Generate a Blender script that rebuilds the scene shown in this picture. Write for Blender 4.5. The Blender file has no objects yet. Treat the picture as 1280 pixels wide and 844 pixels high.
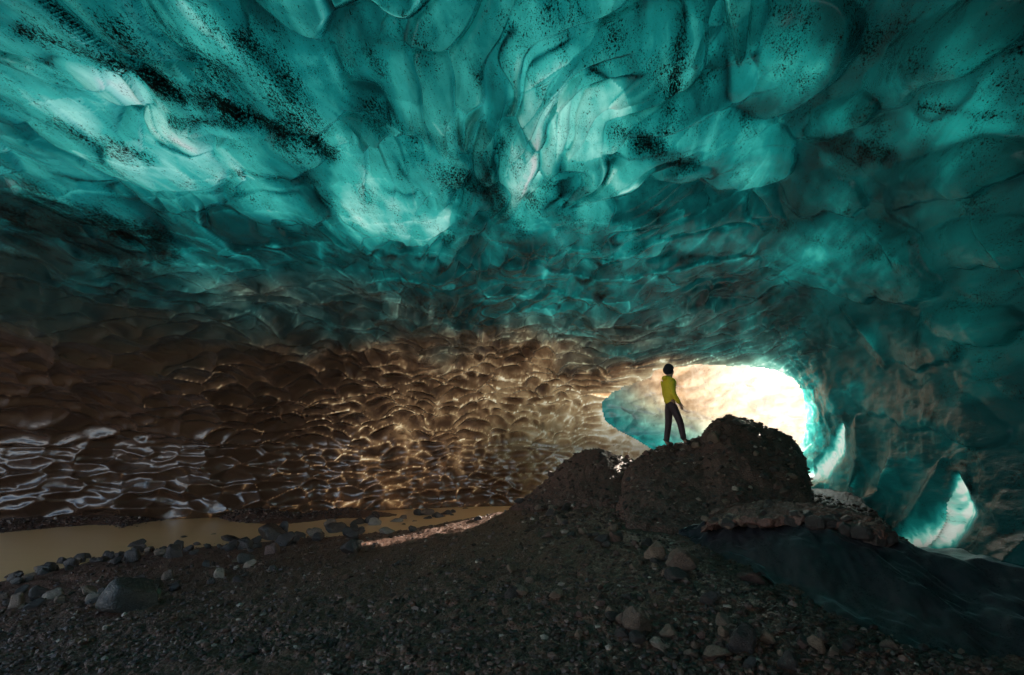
import bpy, bmesh, math, random
import numpy as np
from mathutils import Vector, Matrix
R = math.radians
rng = np.random.default_rng(7)
random.seed(7)
S = bpy.context.scene
COL = S.collection
# ------------------------------------------------------------------ camera
CAMZ = 2.2
PITCH = math.atan((560 - 422) / 640.0)
cam = bpy.data.cameras.new("camera"); camo = bpy.data.objects.new("camera", cam); COL.objects.link(camo)
cam.lens = 18.0; cam.sensor_width = 36.0; cam.clip_start = 0.05; cam.clip_end = 3000
camo.location = (0, 0, CAMZ); camo.rotation_euler = (math.pi / 2 + PITCH, 0, 0)
S.camera = camo
# ------------------------------------------------------------------ sky and sun
SUN_AZ, SUN_EL = R(39), R(19.6)          # azimuth measured from +Y towards +X
W = bpy.data.worlds.new("World"); S.world = W; W.use_nodes = True
nt = W.node_tree; nt.nodes.clear()
sky = nt.nodes.new("ShaderNodeTexSky"); sky.sky_type = 'NISHITA'; sky.sun_disc = False
sky.sun_elevation = SUN_EL; sky.sun_rotation = SUN_AZ
bg = nt.nodes.new("ShaderNodeBackground"); bg.inputs[1].default_value = 0.12
wo = nt.nodes.new("ShaderNodeOutputWorld")
nt.links.new(sky.outputs[0], bg.inputs[0]); nt.links.new(bg.outputs[0], wo.inputs[0])
sl = bpy.data.lights.new("sun", 'SUN'); sl.energy = 5.0; sl.angle = R(0.5); sl.color = (1.0, 0.87, 0.72)
so = bpy.data.objects.new("sun", sl); COL.objects.link(so)
sd = Vector((math.sin(SUN_AZ) * math.cos(SUN_EL), math.cos(SUN_AZ) * math.cos(SUN_EL), math.sin(SUN_EL)))
so.rotation_euler = sd.to_track_quat('Z', 'Y').to_euler(); so.location = (0, 0, 40)
S.view_settings.view_transform = 'Standard'; S.view_settings.look = 'None'
S.view_settings.exposure = 2.1; S.view_settings.gamma = 1.0
S.cycles.use_denoising = True
S.cycles.max_bounces = 8; S.cycles.diffuse_bounces = 5; S.cycles.glossy_bounces = 3
S.cycles.transmission_bounces = 4; S.cycles.sample_clamp_indirect = 6.0
S.cycles.caustics_reflective = False; S.cycles.caustics_refractive = False

# ------------------------------------------------------------------ numeric helpers
def pdir(px, py):
    px = np.asarray(px, float); py = np.asarray(py, float)
    cx = (px - 640) / 640; cy = (422 - py) / 640
    y = math.cos(PITCH) - cy * math.sin(PITCH); z = math.sin(PITCH) + cy * math.cos(PITCH)
    return np.stack([cx + 0 * y, y, z], -1)
def atz(px, py, z):
    d = pdir(px, py); t = (z - CAMZ) / d[2]; return (d[0] * t, d[1] * t, z)
def aty(px, py, y):
    d = pdir(px, py); t = y / d[1]; return (d[0] * t, y, CAMZ + d[2] * t)
def toPix(P):
    x, y, z = P[..., 0], P[..., 1], P[..., 2] - CAMZ
    f = y * math.cos(PITCH) + z * math.sin(PITCH); u = -y * math.sin(PITCH) + z * math.cos(PITCH)
    f = np.where(f > 0.05, f, np.nan)
    return 640 + 640 * x / f, 422 - 640 * u / f
def sstep(a, b, x):
    t = np.clip((x - a) / (b - a), 0, 1); return t * t * (3 - 2 * t)
M32 = np.uint32
def h3(ix, iy, iz, seed):
    with np.errstate(over='ignore'):
        h = ix.astype(M32) * M32(374761393) + iy.astype(M32) * M32(668265263) + iz.astype(M32) * M32(2147483647 & 0x5bd1e995) + M32(seed * 2654435 & 0xffffffff)
        h = (h ^ (h >> M32(13))) * M32(1274126177); h = (h ^ (h >> M32(15))) * M32(2246822519); h ^= h >> M32(16)
    return h
def perlin(P, seed=0):
    I = np.floor(P).astype(np.int64); F = P - I; U = F * F * F * (F * (F * 6 - 15) + 10)
    out = 0
    for dx in (0, 1):
        for dy in (0, 1):
            for dz in (0, 1):
                h = h3(I[:, 0] + dx, I[:, 1] + dy, I[:, 2] + dz, seed)
                gx = (h & M32(1023)) / 511.5 - 1; gy = ((h >> M32(10)) & M32(1023)) / 511.5 - 1; gz = ((h >> M32(20)) & M32(1023)) / 511.5 - 1
                g = gx * (F[:, 0] - dx) + gy * (F[:, 1] - dy) + gz * (F[:, 2] - dz)
                w = (U[:, 0] if dx else 1 - U[:, 0]) * (U[:, 1] if dy else 1 - U[:, 1]) * (U[:, 2] if dz else 1 - U[:, 2])
                out = out + w * g
    return out
def fbm(P, o=4, seed=0, g=0.5):
    s = 0; a = 1.0
    for k in range(o):
        s = s + a * perlin(P * 2.0 ** k + k * 17.3, seed + k); a *= g
    return s
def worley(P, seed=0, jit=0.9):
    I = np.floor(P).astype(np.int64)
    f1 = np.full(len(P), 9.0); f2 = np.full(len(P), 9.0); cid = np.zeros(len(P), M32)
    for dx in (-1, 0, 1):
        for dy in (-1, 0, 1):
            for dz in (-1, 0, 1):
                a, b, c = I[:, 0] + dx, I[:, 1] + dy, I[:, 2] + dz
                h = h3(a, b, c, seed)
                ox = 0.5 + jit * ((h & M32(1023)) / 1023. - .5); oy = 0.5 + jit * (((h >> M32(10)) & M32(1023)) / 1023. - .5); oz = 0.5 + jit * (((h >> M32(20)) & M32(1023)) / 1023. - .5)
                d = (a + ox - P[:, 0]) ** 2 + (b + oy - P[:, 1]) ** 2 + (c + oz - P[:, 2]) ** 2
                n = d < f1
                f2 = np.where(n, f1, np.minimum(f2, d)); cid = np.where(n, h, cid); f1 = np.where(n, d, f1)
    return f1, f2, (cid % M32(1000)) / 1000.
def worley_o(P, seed=0, jit=0.9):
    I = np.floor(P).astype(np.int64); n_ = len(P)
    f1 = np.full(n_, 9.0); f2 = np.full(n_, 9.0); cid = np.zeros(n_, M32); off = np.zeros((n_, 3))
    for dx in (-1, 0, 1):
        for dy in (-1, 0, 1):
            for dz in (-1, 0, 1):
                a, b, c = I[:, 0] + dx, I[:, 1] + dy, I[:, 2] + dz
                h = h3(a, b, c, seed)
                O = np.stack([P[:, 0] - a - .5 - jit * ((h & M32(1023)) / 1023. - .5), P[:, 1] - b - .5 - jit * (((h >> M32(10)) & M32(1023)) / 1023. - .5), P[:, 2] - c - .5 - jit * (((h >> M32(20)) & M32(1023)) / 1023. - .5)], 1)
                d = (O ** 2).sum(1); n = d < f1
                f2 = np.where(n, f1, np.minimum(f2, d)); cid = np.where(n, h, cid); off[n] = O[n]; f1 = np.where(n, d, f1)
    return f1, f2, (cid % M32(1000)) / 1000., off
def gridmesh(name, V, nu, nv, wrap=False, mask=None, attrs={}, flip=False):
    """V is (nu*nv,3) in row-major [u][v]"""
    iu = np.arange(nu if wrap else nu - 1); iv = np.arange(nv - 1)
    A, B = np.meshgrid(iu, iv, indexing='ij'); A = A.ravel(); B = B.ravel(); A2 = (A + 1) % nu
    F = np.stack([A * nv + B, A2 * nv + B, A2 * nv + B + 1, A * nv + B + 1], 1)
    if flip: F = F[:, ::-1]
    if mask is not None:
        F = F[mask[F].all(1)]
        used = np.zeros(len(V), bool); used[F] = True
        idx = np.cumsum(used) - 1; F = idx[F]; V = V[used]; attrs = {k: a[used] for k, a in attrs.items()}
    return rawmesh(name, V, F, attrs)
def rawmesh(name, V, F, attrs={}, smooth=True):
    me = bpy.data.meshes.new(name)
    me.vertices.add(len(V)); me.vertices.foreach_set("co", np.ascontiguousarray(V, np.float32).ravel())
    k = F.shape[1]
    me.loops.add(F.size); me.loops.foreach_set("vertex_index", F.astype(np.int32).ravel())
    me.polygons.add(len(F)); me.polygons.foreach_set("loop_start", (np.arange(len(F)) * k).astype(np.int32))
    me.update(calc_edges=True)
    me.polygons.foreach_set("use_smooth", np.full(len(F), smooth))
    for n, a in attrs.items():
        at = me.attributes.new(n, 'FLOAT', 'POINT'); at.data.foreach_set("value", np.ascontiguousarray(a, np.float32))
    me.validate()
    return me
def link(name, me, mat=None, parent=None):
    o = bpy.data.objects.new(name, me); COL.objects.link(o)
    if mat is not None: me.materials.clear(); me.materials.append(mat)
    if parent is not None: o.parent = parent
    return o
def structure(o, label=None):
    o['kind'] = 'structure'
    if label: o['label'] = label
    return o
def tag(o, label, cat, group=None, kind=None):
    o['label'] = label; o['category'] = cat
    if group: o['group'] = group
    if kind: o['kind'] = kind
    return o
def rbf(C, Z, Q, eps=1e-3):
    """thin plate spline through C(n,2)->Z(n) evaluated at Q(m,2)"""
    def ph(r2): return np.where(r2 > 1e-12, 0.5 * r2 * np.log(np.maximum(r2, 1e-12)), 0)
    n = len(C); r2 = ((C[:, None] - C[None]) ** 2).sum(-1)
    A = np.zeros((n + 3, n + 3)); A[:n, :n] = ph(r2) + eps * np.eye(n); A[:n, n] = 1; A[:n, n + 1:] = C; A[n, :n] = 1; A[n + 1:, :n] = C.T
    w = np.linalg.solve(A, np.concatenate([Z, np.zeros(3)]))
    out = np.full(len(Q), w[n]) + Q @ w[n + 1:]
    for i in range(n): out += w[i] * ph(((Q - C[i]) ** 2).sum(-1))
    return out

# ------------------------------------------------------------------ material helper
class NT:
    def __init__(s, name):
        s.m = bpy.data.materials.new(name); s.m.use_nodes = True; s.t = s.m.node_tree; s.t.nodes.clear()
    def n(s, kind, **kw):
        nd = s.t.nodes.new("ShaderNode" + kind)
        for k, v in kw.items():
            if k[0] == '_': setattr(nd, k[1:], v)
            else:
                key = int(k[1:]) if k[0] == 'i' and k[1:].isdigit() else k.replace('__', ' ')
                s.set(nd.inputs[key], v)
        return nd
    def set(s, inp, v):
        if isinstance(v, bpy.types.NodeSocket): s.t.links.new(v, inp)
        elif isinstance(v, bpy.types.Node): s.t.links.new(v.outputs[0], inp)
        else: inp.default_value = v
    def math(s, op, a, b=0.0, clamp=False):
        return s.n('Math', _operation=op, _use_clamp=clamp, i0=a, i1=b).outputs[0]
    def ramp(s, fac, stops, interp='LINEAR'):
        nd = s.n('ValToRGB', i0=fac); cr = nd.color_ramp; cr.interpolation = interp
        while len(cr.elements) < len(stops): cr.elements.new(0.5)
        for e, (p, c) in zip(cr.elements, stops):
            e.position = p; e.color = (c, c, c, 1) if not isinstance(c, tuple) else (*c, 1)
        return nd.outputs[0]
    def mixc(s, fac, a, b, bt='MIX'):
        nd = s.n('Mix', _data_type='RGBA', _blend_type=bt); nd.clamp_factor = True
        s.set(nd.inputs[0], fac)
        for i, v in ((6, a), (7, b)): s.set(nd.inputs[i], (*v, 1) if isinstance(v, tuple) else v)
        return nd.outputs[2]
    def attr(s, name): return s.n('Attribute', _attribute_name=name).outputs['Fac']
    def pos(s, scale=(1, 1, 1), rot=(0, 0, 0), loc=(0, 0, 0)):
        tc = s.n('TexCoord').outputs['Object']
        return s.n('Mapping', i0=tc, Location=loc, Rotation=rot, Scale=scale).outputs[0]
    def noise(s, vec, scale, detail=4, rough=0.5, dist=0.0):
        return s.n('TexNoise', Vector=vec, Scale=scale, Detail=detail, Roughness=rough, Distortion=dist).outputs[0]
    def out(s, sh):
        o = s.n('OutputMaterial'); s.t.links.new(sh if isinstance(sh, bpy.types.NodeSocket) else sh.outputs[0], o.inputs[0]); return s.m

FLOWROT = R(12)   # the ice was carved along an axis 12 degrees right of +Y
def ice_material(name, glow=0.5, rough=(0.06, 0.20), bump=0.35, dc=(0.012, 0.06, 0.056), ds=(0.12, 0.062, 0.036)):
    m = NT(name)
    thick_shade = m.attr('thick_shade'); silt_sun = m.attr('silt_sun'); dirt = m.attr('dirt')
    flow = m.pos(rot=(0, 0, FLOWROT)); flowS = m.n('Mapping', i0=flow, Scale=(1, 0.22, 1)).outputs[0]
    streak = m.noise(flowS, 2.2, 7, 0.62, 0.6)
    cloud = m.noise(flow, 1.1, 5, 0.6, 0.4)
    t = m.math('ADD', thick_shade, m.math('MULTIPLY', m.math('SUBTRACT', streak, 0.5), 0.55))
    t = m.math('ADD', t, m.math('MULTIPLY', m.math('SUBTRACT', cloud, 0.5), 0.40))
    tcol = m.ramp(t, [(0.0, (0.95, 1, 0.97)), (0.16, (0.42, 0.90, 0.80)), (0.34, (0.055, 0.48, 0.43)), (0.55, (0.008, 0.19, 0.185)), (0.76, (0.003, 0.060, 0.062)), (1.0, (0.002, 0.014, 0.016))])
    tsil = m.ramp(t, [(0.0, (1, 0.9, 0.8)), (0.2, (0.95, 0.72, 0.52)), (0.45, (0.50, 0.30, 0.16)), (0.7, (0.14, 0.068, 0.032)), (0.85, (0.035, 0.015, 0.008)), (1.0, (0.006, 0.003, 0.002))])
    tcol = m.mixc(m.math('MULTIPLY', silt_sun, 0.9), tcol, tsil)
    # dirt grains frozen in the ice
    wn = m.noise(m.n('Mapping', i0=flow, Scale=(1, 0.45, 1)).outputs[0], 52, 4, 0.7)
    wn2 = m.noise(flow, 105, 2, 0.6)
    clump = m.noise(m.n('Mapping', i0=flow, Scale=(1, 0.4, 1)).outputs[0], 3.2, 4, 0.6)
    thr = m.math('SUBTRACT', 0.665, m.math('MULTIPLY', dirt, 0.22))
    thr = m.math('SUBTRACT', thr, m.math('MULTIPLY', m.math('SUBTRACT', clump, 0.5), 0.42))
    g1 = m.math('MULTIPLY', m.math('SUBTRACT', wn, thr), 14, True)
    g2 = m.math('MULTIPLY', m.math('SUBTRACT', wn2, m.math('ADD', thr, 0.03)), 16, True)
    grains = m.math('MAXIMUM', g1, g2, True)
    cn = m.noise(m.n('Mapping', i0=flow, Scale=(1, 0.5, 1)).outputs[0], 0.9, 5, 0.55, 1.2)
    ck = m.math('MULTIPLY', m.math('SUBTRACT', 0.0045, m.math('ABSOLUTE', m.math('SUBTRACT', cn, 0.5))), 260, True)
    ck = m.math('MULTIPLY', ck, m.ramp(clump, [(0.48, 0.0), (0.60, 0.8)]))
    grains = m.math('MAXIMUM', grains, ck, True)
    bn = m.noise(flowS, 14, 6, 0.6)
    bn2 = m.noise(flow, 45, 3, 0.6)
    hgt = m.math('ADD', bn, m.math('MULTIPLY', bn2, 0.25))
    b = m.n('Bump', Strength=bump, Distance=0.03, Height=hgt)
    dcol = m.mixc(silt_sun, dc, ds)
    dcol = m.mixc(grains, dcol, (0.012, 0.010, 0.009))
    ftr = m.math('MULTIPLY', m.math('SUBTRACT', 1.0, grains), glow)
    diff = m.n('BsdfDiffuse', Color=dcol, Normal=b)
    tr = m.n('BsdfTranslucent', Color=tcol, Normal=b)
    base = m.n('MixShader', i0=ftr); m.t.links.new(diff.outputs[0], base.inputs[1]); m.t.links.new(tr.outputs[0], base.inputs[2])
    rg = m.ramp(m.noise(flow, 5, 4, 0.6), [(0.3, rough[0]), (0.7, rough[1])])
    ior = m.math('ADD', 1.35, m.math('MULTIPLY', silt_sun, 0.3))
    gl = m.n('BsdfGlossy', Color=(1, 1, 1, 1), Roughness=rg, Normal=b)
    fr = m.n('Fresnel', IOR=ior, Normal=b)
    fac = m.math('MULTIPLY', m.math('MULTIPLY', fr, m.math('SUBTRACT', 1.0, m.attr('frost'))), m.math('SUBTRACT', 1.0, m.math('MULTIPLY', grains, 0.8)))
    top = m.n('MixShader', i0=fac); m.t.links.new(base.outputs[0], top.inputs[1]); m.t.links.new(gl.outputs[0], top.inputs[2])
    return m.out(top)

# ------------------------------------------------------------------ THE ICE CAVE SHELL
def dense(lo, hi, step, olo, ohi, ostep):
    a = np.arange(lo, hi + 1e-6, step)
    l, v = [], lo; s = step
    while v > olo: s = min(s * 1.25, ostep); v -= s; l.append(max(v, olo))
    r_, v = [], hi; s = step
    while v < ohi: s = min(s * 1.25, ostep); v += s; r_.append(min(v, ohi))
    return np.array(l[::-1] + list(a) + r_)
AZ = dense(-60, 58, 0.115, -180, 180 - 1.0, 2.0)
EL = dense(-16, 58, 0.115, -30, 89.9, 1.5)
nA, nE = len(AZ), len(EL)
az, el = [q.ravel() for q in np.meshgrid(AZ, EL, indexing='ij')]
ra, re = np.radians(az), np.radians(el)
D = np.stack([np.sin(ra) * np.cos(re), np.cos(ra) * np.cos(re), np.sin(re)], 1)
RT = np.array([(-180, 9), (-150, 10), (-120, 13), (-95, 20), (-75, 27), (-60, 25), (-45, 21.6), (-30, 19.9), (-15, 19.8), (0, 20.8), (10, 22), (20, 22.5), (26, 22), (29.5, 18.5), (33, 14.5), (36, 11.6), (40, 9.2), (45, 7.6), (50, 6.8), (58, 6.3), (75, 6.0), (110, 6.5), (150, 8), (180, 9)], float)
def rho(a):
    o = 0
    ws = 0
    for k in range(-8, 9):
        w = math.exp(-(k / 4.0) ** 2); o = o + w * np.interp((a + k * 0.8 + 180) % 360 - 180, RT[:, 0], RT[:, 1]); ws += w
    return o / ws
HC = 4.75
rh = rho(az)
ce, se = np.cos(re), np.sin(re)
sp = np.maximum(se, 0)
# superelliptic vault; below eye level the wall is a gently flaring foot
pw = 1.62 + 0.5 * sstep(20, 40, az)
r0 = ((ce / rh) ** pw + (sp / HC) ** pw) ** (-1 / pw)
r0 = np.where(se < 0, rh / ce * (1 - 0.36 * np.clip(-se / 0.3, 0, 1) ** 1.5 * sstep(24, 30, az)), r0)
P0 = D * r0[:, None] + np.array([0, 0, CAMZ])
PX, PY = toPix(P0); PX = np.where(np.isnan(PX), -5000, PX); PY = np.where(np.isnan(PY), -5000, PY)
# inward normal of the base vault
rg_ = P0.reshape(nA, nE, 3)
du = np.gradient(rg_, axis=0); dv = np.gradient(rg_, axis=1)
Nn = np.cross(du, dv); Nn /= np.linalg.norm(Nn, axis=-1, keepdims=True) + 1e-9; Nn = Nn.reshape(-1, 3)
flip = (Nn * D).sum(1) > 0; Nn[flip] *= -1
ppm = 640 / np.maximum(r0, 1)     # pixels per metre near the axis
# domain: rotate to flow axis, warp
fa = FLOWROT
U = np.stack([P0[:, 0] * math.cos(fa) - P0[:, 1] * math.sin(fa), P0[:, 0] * math.sin(fa) + P0[:, 1] * math.cos(fa), P0[:, 2]], 1)
wv = np.stack([fbm(U * 0.35 + 3, 3, 11), fbm(U * 0.35 + 40, 3, 12), fbm(U * 0.35 + 80, 3, 13)], 1)
# zone masks in the cave: the scalloped far wall over the river, the billowed roof
scal = sstep(4.3, 1.6, (P0[:, 2] - CAMZ) - 0.0 * r0 + 0.5 * wv[:, 0]) * sstep(33, 27, az)
# broad undulation
H = 0.55 * fbm(U * np.array([0.28, 0.12, 0.28]), 3, 21) * (1 - .5 * sstep(26, 34, az))
# procedural billows (convex lobes, sharp creases between)
Usw = U.copy(); Usw[:, 0] += 0.75 * np.exp(-((PX - 730) / 230) ** 2) * (U[:, 1] - 5) * (P0[:, 1] > 0)
q = (Usw + wv * np.array([1.5, 2.0, 1.2])) * np.array([1.12, 0.40, 1.05]) * (1 - .35 * sstep(24, 34, az))[:, None]
f1, f2, cid, of = worley_o(q, 38)
edge = np.sqrt(f2) - np.sqrt(f1)
bill = (0.75 + 0.5 * cid) * (1 - f1 * 0.9) + 0.75 * (of[:, 1] * 0.8 + of[:, 0] * 0.35 - of[:, 2] * 0.2)
bill = bill * (0.55 + 0.45 * sstep(0, .12, edge))
crease = np.exp(-edge / 0.05) * sstep(-.1, .45, of[:, 1] + .4 * of[:, 0])
far = sstep(7.0, 12.5, r0)
billA = 0.30 * (1 - scal) * (1 - .62 * far) * (1 - .85 * sstep(26, 34, az))
_st = np.linalg.norm(np.diff(rg_, axis=1), axis=-1); _rd = r0.reshape(nA, nE)[:, 1:] * np.radians(np.diff(EL))[None]; _st = _st ** .2 * _rd ** .8; SL = np.concatenate([np.zeros((nA, 1)), np.cumsum(_st, 1)], 1)
i0_ = int(np.argmin(abs(EL - 0))); SL = (SL - SL[:, i0_:i0_ + 1]).ravel()      # metres up the wall from eye level
AL = P0[:, 0] * .927 + P0[:, 1] * .375
WQ = np.stack([AL + .22 * wv[:, 0] + .25 * perlin(U * 1.3, 64), SL + .35 * wv[:, 1] + .2 * perlin(U * 1.3, 65), 0 * SL + .5], 1)
m1_, m2_, mid_, mof = worley_o(WQ * np.array([.72, 1.7, 1]), 83, .95)
mle = np.sqrt(m2_) - np.sqrt(m1_)
midH = np.minimum(m1_, .7) * .75 + .3 * (mof[:, 1] - .2 * mof[:, 0]) * sstep(0, .16, mle)
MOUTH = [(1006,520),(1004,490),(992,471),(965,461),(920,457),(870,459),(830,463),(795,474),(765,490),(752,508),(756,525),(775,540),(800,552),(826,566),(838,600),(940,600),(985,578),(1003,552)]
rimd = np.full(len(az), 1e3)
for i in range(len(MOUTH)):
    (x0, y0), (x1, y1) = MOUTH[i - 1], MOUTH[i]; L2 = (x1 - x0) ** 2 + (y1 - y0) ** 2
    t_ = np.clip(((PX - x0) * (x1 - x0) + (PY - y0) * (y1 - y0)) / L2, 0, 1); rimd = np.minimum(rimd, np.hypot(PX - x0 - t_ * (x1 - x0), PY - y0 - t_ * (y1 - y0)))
# hand placed billows of the roof: px, py, a, b, angle, amplitude (unprojected on the vault)
LOBES = [(330,170,82,36,10,.30),(470,222,100,40,26,.34),(340,238,80,35,20,.30),(165,160,120,45,20,.34),(15,98,58,28,32,.3),(220,325,85,30,8,.22),
 (520,165,75,42,48,.28),(612,230,32,22,0,.16),(735,128,48,58,20,.30),(830,195,78,27,20,.26),(915,185,75,62,15,.34),(712,243,55,33,5,.22),(655,270,62,32,15,.20),
 (965,72,125,62,-28,.36),(1045,150,60,24,-24,.24),(1040,318,135,50,15,.36),(1020,245,60,22,10,.18),(860,325,50,20,10,.2),(915,325,34,24,20,.2),(640,60,140,66,-40,.30),
 (770,60,100,50,-35,.28),(1180,60,150,40,-32,.32),(1190,215,120,30,-12,.24),(1225,300,90,35,-5,.24),(80,215,120,35,25,.28),(110,60,120,26,26,.3),(330,60,120,60,35,.25),
 (560,255,45,18,20,.2),(770,290,60,22,8,.2),(640,330,70,20,12,.18),(500,310,90,24,12,.2),(370,350,70,22,8,.2),(740,345,65,20,8,.16),(250,110,90,30,25,.25),
 (60,320,90,30,10,.22),(900,395,75,20,15,.18),(1000,400,70,26,20,.2),(1130,420,75,36,20,.16),(1210,400,80,25,5,.2),(830,260,50,24,10,.2),(1100,480,90,30,35,.14),(1035,470,60,26,55,.12),(1190,510,90,36,25,.14)]
lobet = np.zeros(len(az)); manual = np.zeros(len(az)); mcre = np.zeros(len(az)); cover = np.zeros(len(az))
qn = np.stack([perlin(U * 1.1 + 9, 51) + .5 * perlin(U * 2.7 + 9, 53), perlin(U * 1.1 + 70, 52) + .5 * perlin(U * 2.7 + 70, 54)], 1)
best2 = np.zeros(len(az))
for (lx, ly, a, b, ang, amp) in LOBES:
    dx = PX - lx + qn[:, 0] * 26; dy = PY - ly + qn[:, 1] * 20
    near = (abs(dx) < 2.2 * a + 40) & (abs(dy) < 2.2 * max(a, b) + 40)
    if not near.any(): continue
    c, s_ = math.cos(R(ang)), math.sin(R(ang)); u = (dx[near] * c + dy[near] * s_) / a; v = (-dx[near] * s_ + dy[near] * c) / b
    # lobes are blunt toward their down-flow end (+u) and lower side (+v)
    qd = u * u + v * v
    lead = np.clip(u * 0.8 + v * 0.5, -1, 1)          # +1 at the overhanging lower / down-flow lip
    hgt = amp * (0.85 - qd * 0.5 + 0.55 * lead)
    hgt = hgt - amp * np.maximum(0, qd - 1) * (0.8 + 3.4 * sstep(0.0, 0.7, lead))
    cur = manual[near]; b2 = best2[near]
    best2[near] = np.where(hgt > cur, cur, np.maximum(b2, hgt)); lt_ = lobet[near]; lobet[near] = np.where(hgt > cur, random.uniform(-.09, .09), lt_); manual[near] = np.maximum(cur, hgt)
    cover[near] = np.maximum(cover[near], sstep(1.9, 1.0, qd))
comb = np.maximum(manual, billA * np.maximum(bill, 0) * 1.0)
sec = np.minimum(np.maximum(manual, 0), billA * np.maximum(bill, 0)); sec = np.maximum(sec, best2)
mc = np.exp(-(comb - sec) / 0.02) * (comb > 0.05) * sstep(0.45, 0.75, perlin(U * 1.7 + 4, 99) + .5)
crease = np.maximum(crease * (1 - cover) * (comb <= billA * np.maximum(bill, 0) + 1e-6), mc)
H = H + comb * (1 - 0.85 * scal) * (1 - .5 * far)
fm_ = far * (1 - scal) * sstep(32, 25, az)
H = H + midH * .22 * fm_
mrim = np.exp(-mle / .06) * sstep(-.1, .25, mof[:, 1]) * fm_
# scallops (concave hollows, sharp ridges) elongated along the wall
wa = np.array([0.927, 0.375]); 
A_ = P0[:, 0] * wa[0] + P0[:, 1] * wa[1]; B_ = -P0[:, 0] * wa[1] + P0[:, 1] * wa[0]
Q = np.stack([A_, B_, P0[:, 2] * 1.25], 1)
wq = np.stack([fbm(Q * 0.9, 2, 61), fbm(Q * 0.9 + 31, 2, 62), fbm(Q * 0.9 + 77, 2, 63)], 1)
s1, s2, sc, sof = worley_o(WQ * np.array([1.15, 2.7, 1]) * (1 + .18 * wv[:, 2])[:, None] * (1 + .25 * sstep(-2, 8, AL))[:, None], 71, .95)
t1, t2, tc, tof = worley_o((WQ + .15 * wq) * np.array([2.6, 4.8, 1]), 72, .95)
e1 = np.sqrt(s2) - np.sqrt(s1); e2 = np.sqrt(t2) - np.sqrt(t1)
scH = 0.36 * np.minimum(s1, .6) + 0.07 * sof[:, 1] * sstep(0, .14, e1) + 0.05 + (0.05 * np.minimum(t1, .7) + .0 * tof[:, 1]) * (.3 + sc) * sstep(2.6, 1.2, P0[:, 2] - CAMZ)
srim = np.maximum(np.exp(-e1 / .06) * sstep(-.05, .25, sof[:, 1]), .25 * np.exp(-e2 / .09) * sstep(0., .25, tof[:, 1])) * scal * (.35 + 1.0 * sc)
scH = scH * (1 - .75 * sstep(640, 740, PX) * sstep(470, 520, PY))
up = sstep(0.02, 0.35, scal)
H = H + (scH - 0.14) * up * (0.55 + 0.5 * scal)
# smaller flow ripples on the roof
w1, w2, wc, wof = worley_o((Usw + wv * 0.7) * np.array([2.3, .85, 2.2]), 75)
we = np.sqrt(w2) - np.sqrt(w1); wlead = wof[:, 1] * .8 + wof[:, 0] * .35
nm_ = sstep(-.15, .25, perlin(U * .8 + 31, 76)) * (1 - scal) * (1 - .85 * sstep(26, 34, az))
H = H + .12 * nm_ * wlead * sstep(0, .1, we)
nrim = np.exp(-we / .045) * sstep(.05, .35, wlead) * nm_
H = H + 0.05 * (1 - scal) * (1 - w1) * (1 - .6 * sstep(26, 34, az)) + 0.02 * fbm(U * np.array([5, 1.6, 5]), 3, 33)
# melt pits and knobs low on the left wall
pit = sstep(-20, -28, az) * sstep(1.4, 0.5, P0[:, 2] - CAMZ) 
p1, p2, pc = worley(Q * np.array([0.8, 0.8, 1.4]) + 5, 77)
H = H + pit * 0.35 * np.maximum(0, 0.8 - p1)
# fins and folds on the right wall
rw = sstep(27, 31, az)
mdist = np.hypot((PX - 905) / 1.15, PY - 520)     # sweeping ridges that wrap round the mouth
ph_ = mdist / 30 + 1.6 * perlin(U * .55, 91) + .5 * perlin(U * 1.3, 92)
fold = 1 - np.abs(np.sin(ph_)); foldm = rw * sstep(54, 44, az) * sstep(24, 12, el) * sstep(-.25, .2, perlin(U * .45 + 7, 93))
H = H + foldm * 0.16 * fold ** 4
H = H * sstep(-.3, .5, P0[:, 2]) * (1 - .9 * sstep(72, 80, abs(az))) 
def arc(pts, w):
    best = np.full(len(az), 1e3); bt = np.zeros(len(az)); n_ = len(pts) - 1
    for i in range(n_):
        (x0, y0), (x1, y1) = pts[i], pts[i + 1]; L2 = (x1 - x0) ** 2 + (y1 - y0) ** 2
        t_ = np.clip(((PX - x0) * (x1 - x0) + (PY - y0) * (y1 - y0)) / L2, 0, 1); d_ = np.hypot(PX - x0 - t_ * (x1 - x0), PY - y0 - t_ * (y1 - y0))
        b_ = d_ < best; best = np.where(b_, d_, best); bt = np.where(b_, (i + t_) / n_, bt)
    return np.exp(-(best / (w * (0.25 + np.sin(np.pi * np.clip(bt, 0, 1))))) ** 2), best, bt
# white glare painted as two scooped, thinned crescents at the foot of the right wall, with a raised ridge beside each
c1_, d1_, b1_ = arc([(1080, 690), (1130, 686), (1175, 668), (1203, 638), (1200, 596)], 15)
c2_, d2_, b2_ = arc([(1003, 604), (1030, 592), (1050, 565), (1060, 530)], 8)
r1_, _, _ = arc([(1075, 675), (1125, 668), (1150, 640), (1172, 600), (1185, 575)], 9)
r2_, _, _ = arc([(1070, 610), (1085, 570), (1080, 520)], 9)
r3_, _, _ = arc([(1222, 690), (1232, 640), (1222, 590)], 14)
H = H - 0.10 * c1_ - 0.08 * c2_ + 0.07 * r1_ + 0.10 * r2_
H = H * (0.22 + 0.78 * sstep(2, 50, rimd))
disp = np.clip(H, -0.6, 1.4)
lim = np.minimum(disp, 0.35 * r0)
shear = np.stack([-0.3 * np.ones(len(az)), -1.0 * np.ones(len(az)), 0 * az], 1) * (comb * 0.55 * (1 - scal))[:, None]
V = P0 + Nn * lim[:, None] + shear
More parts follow.
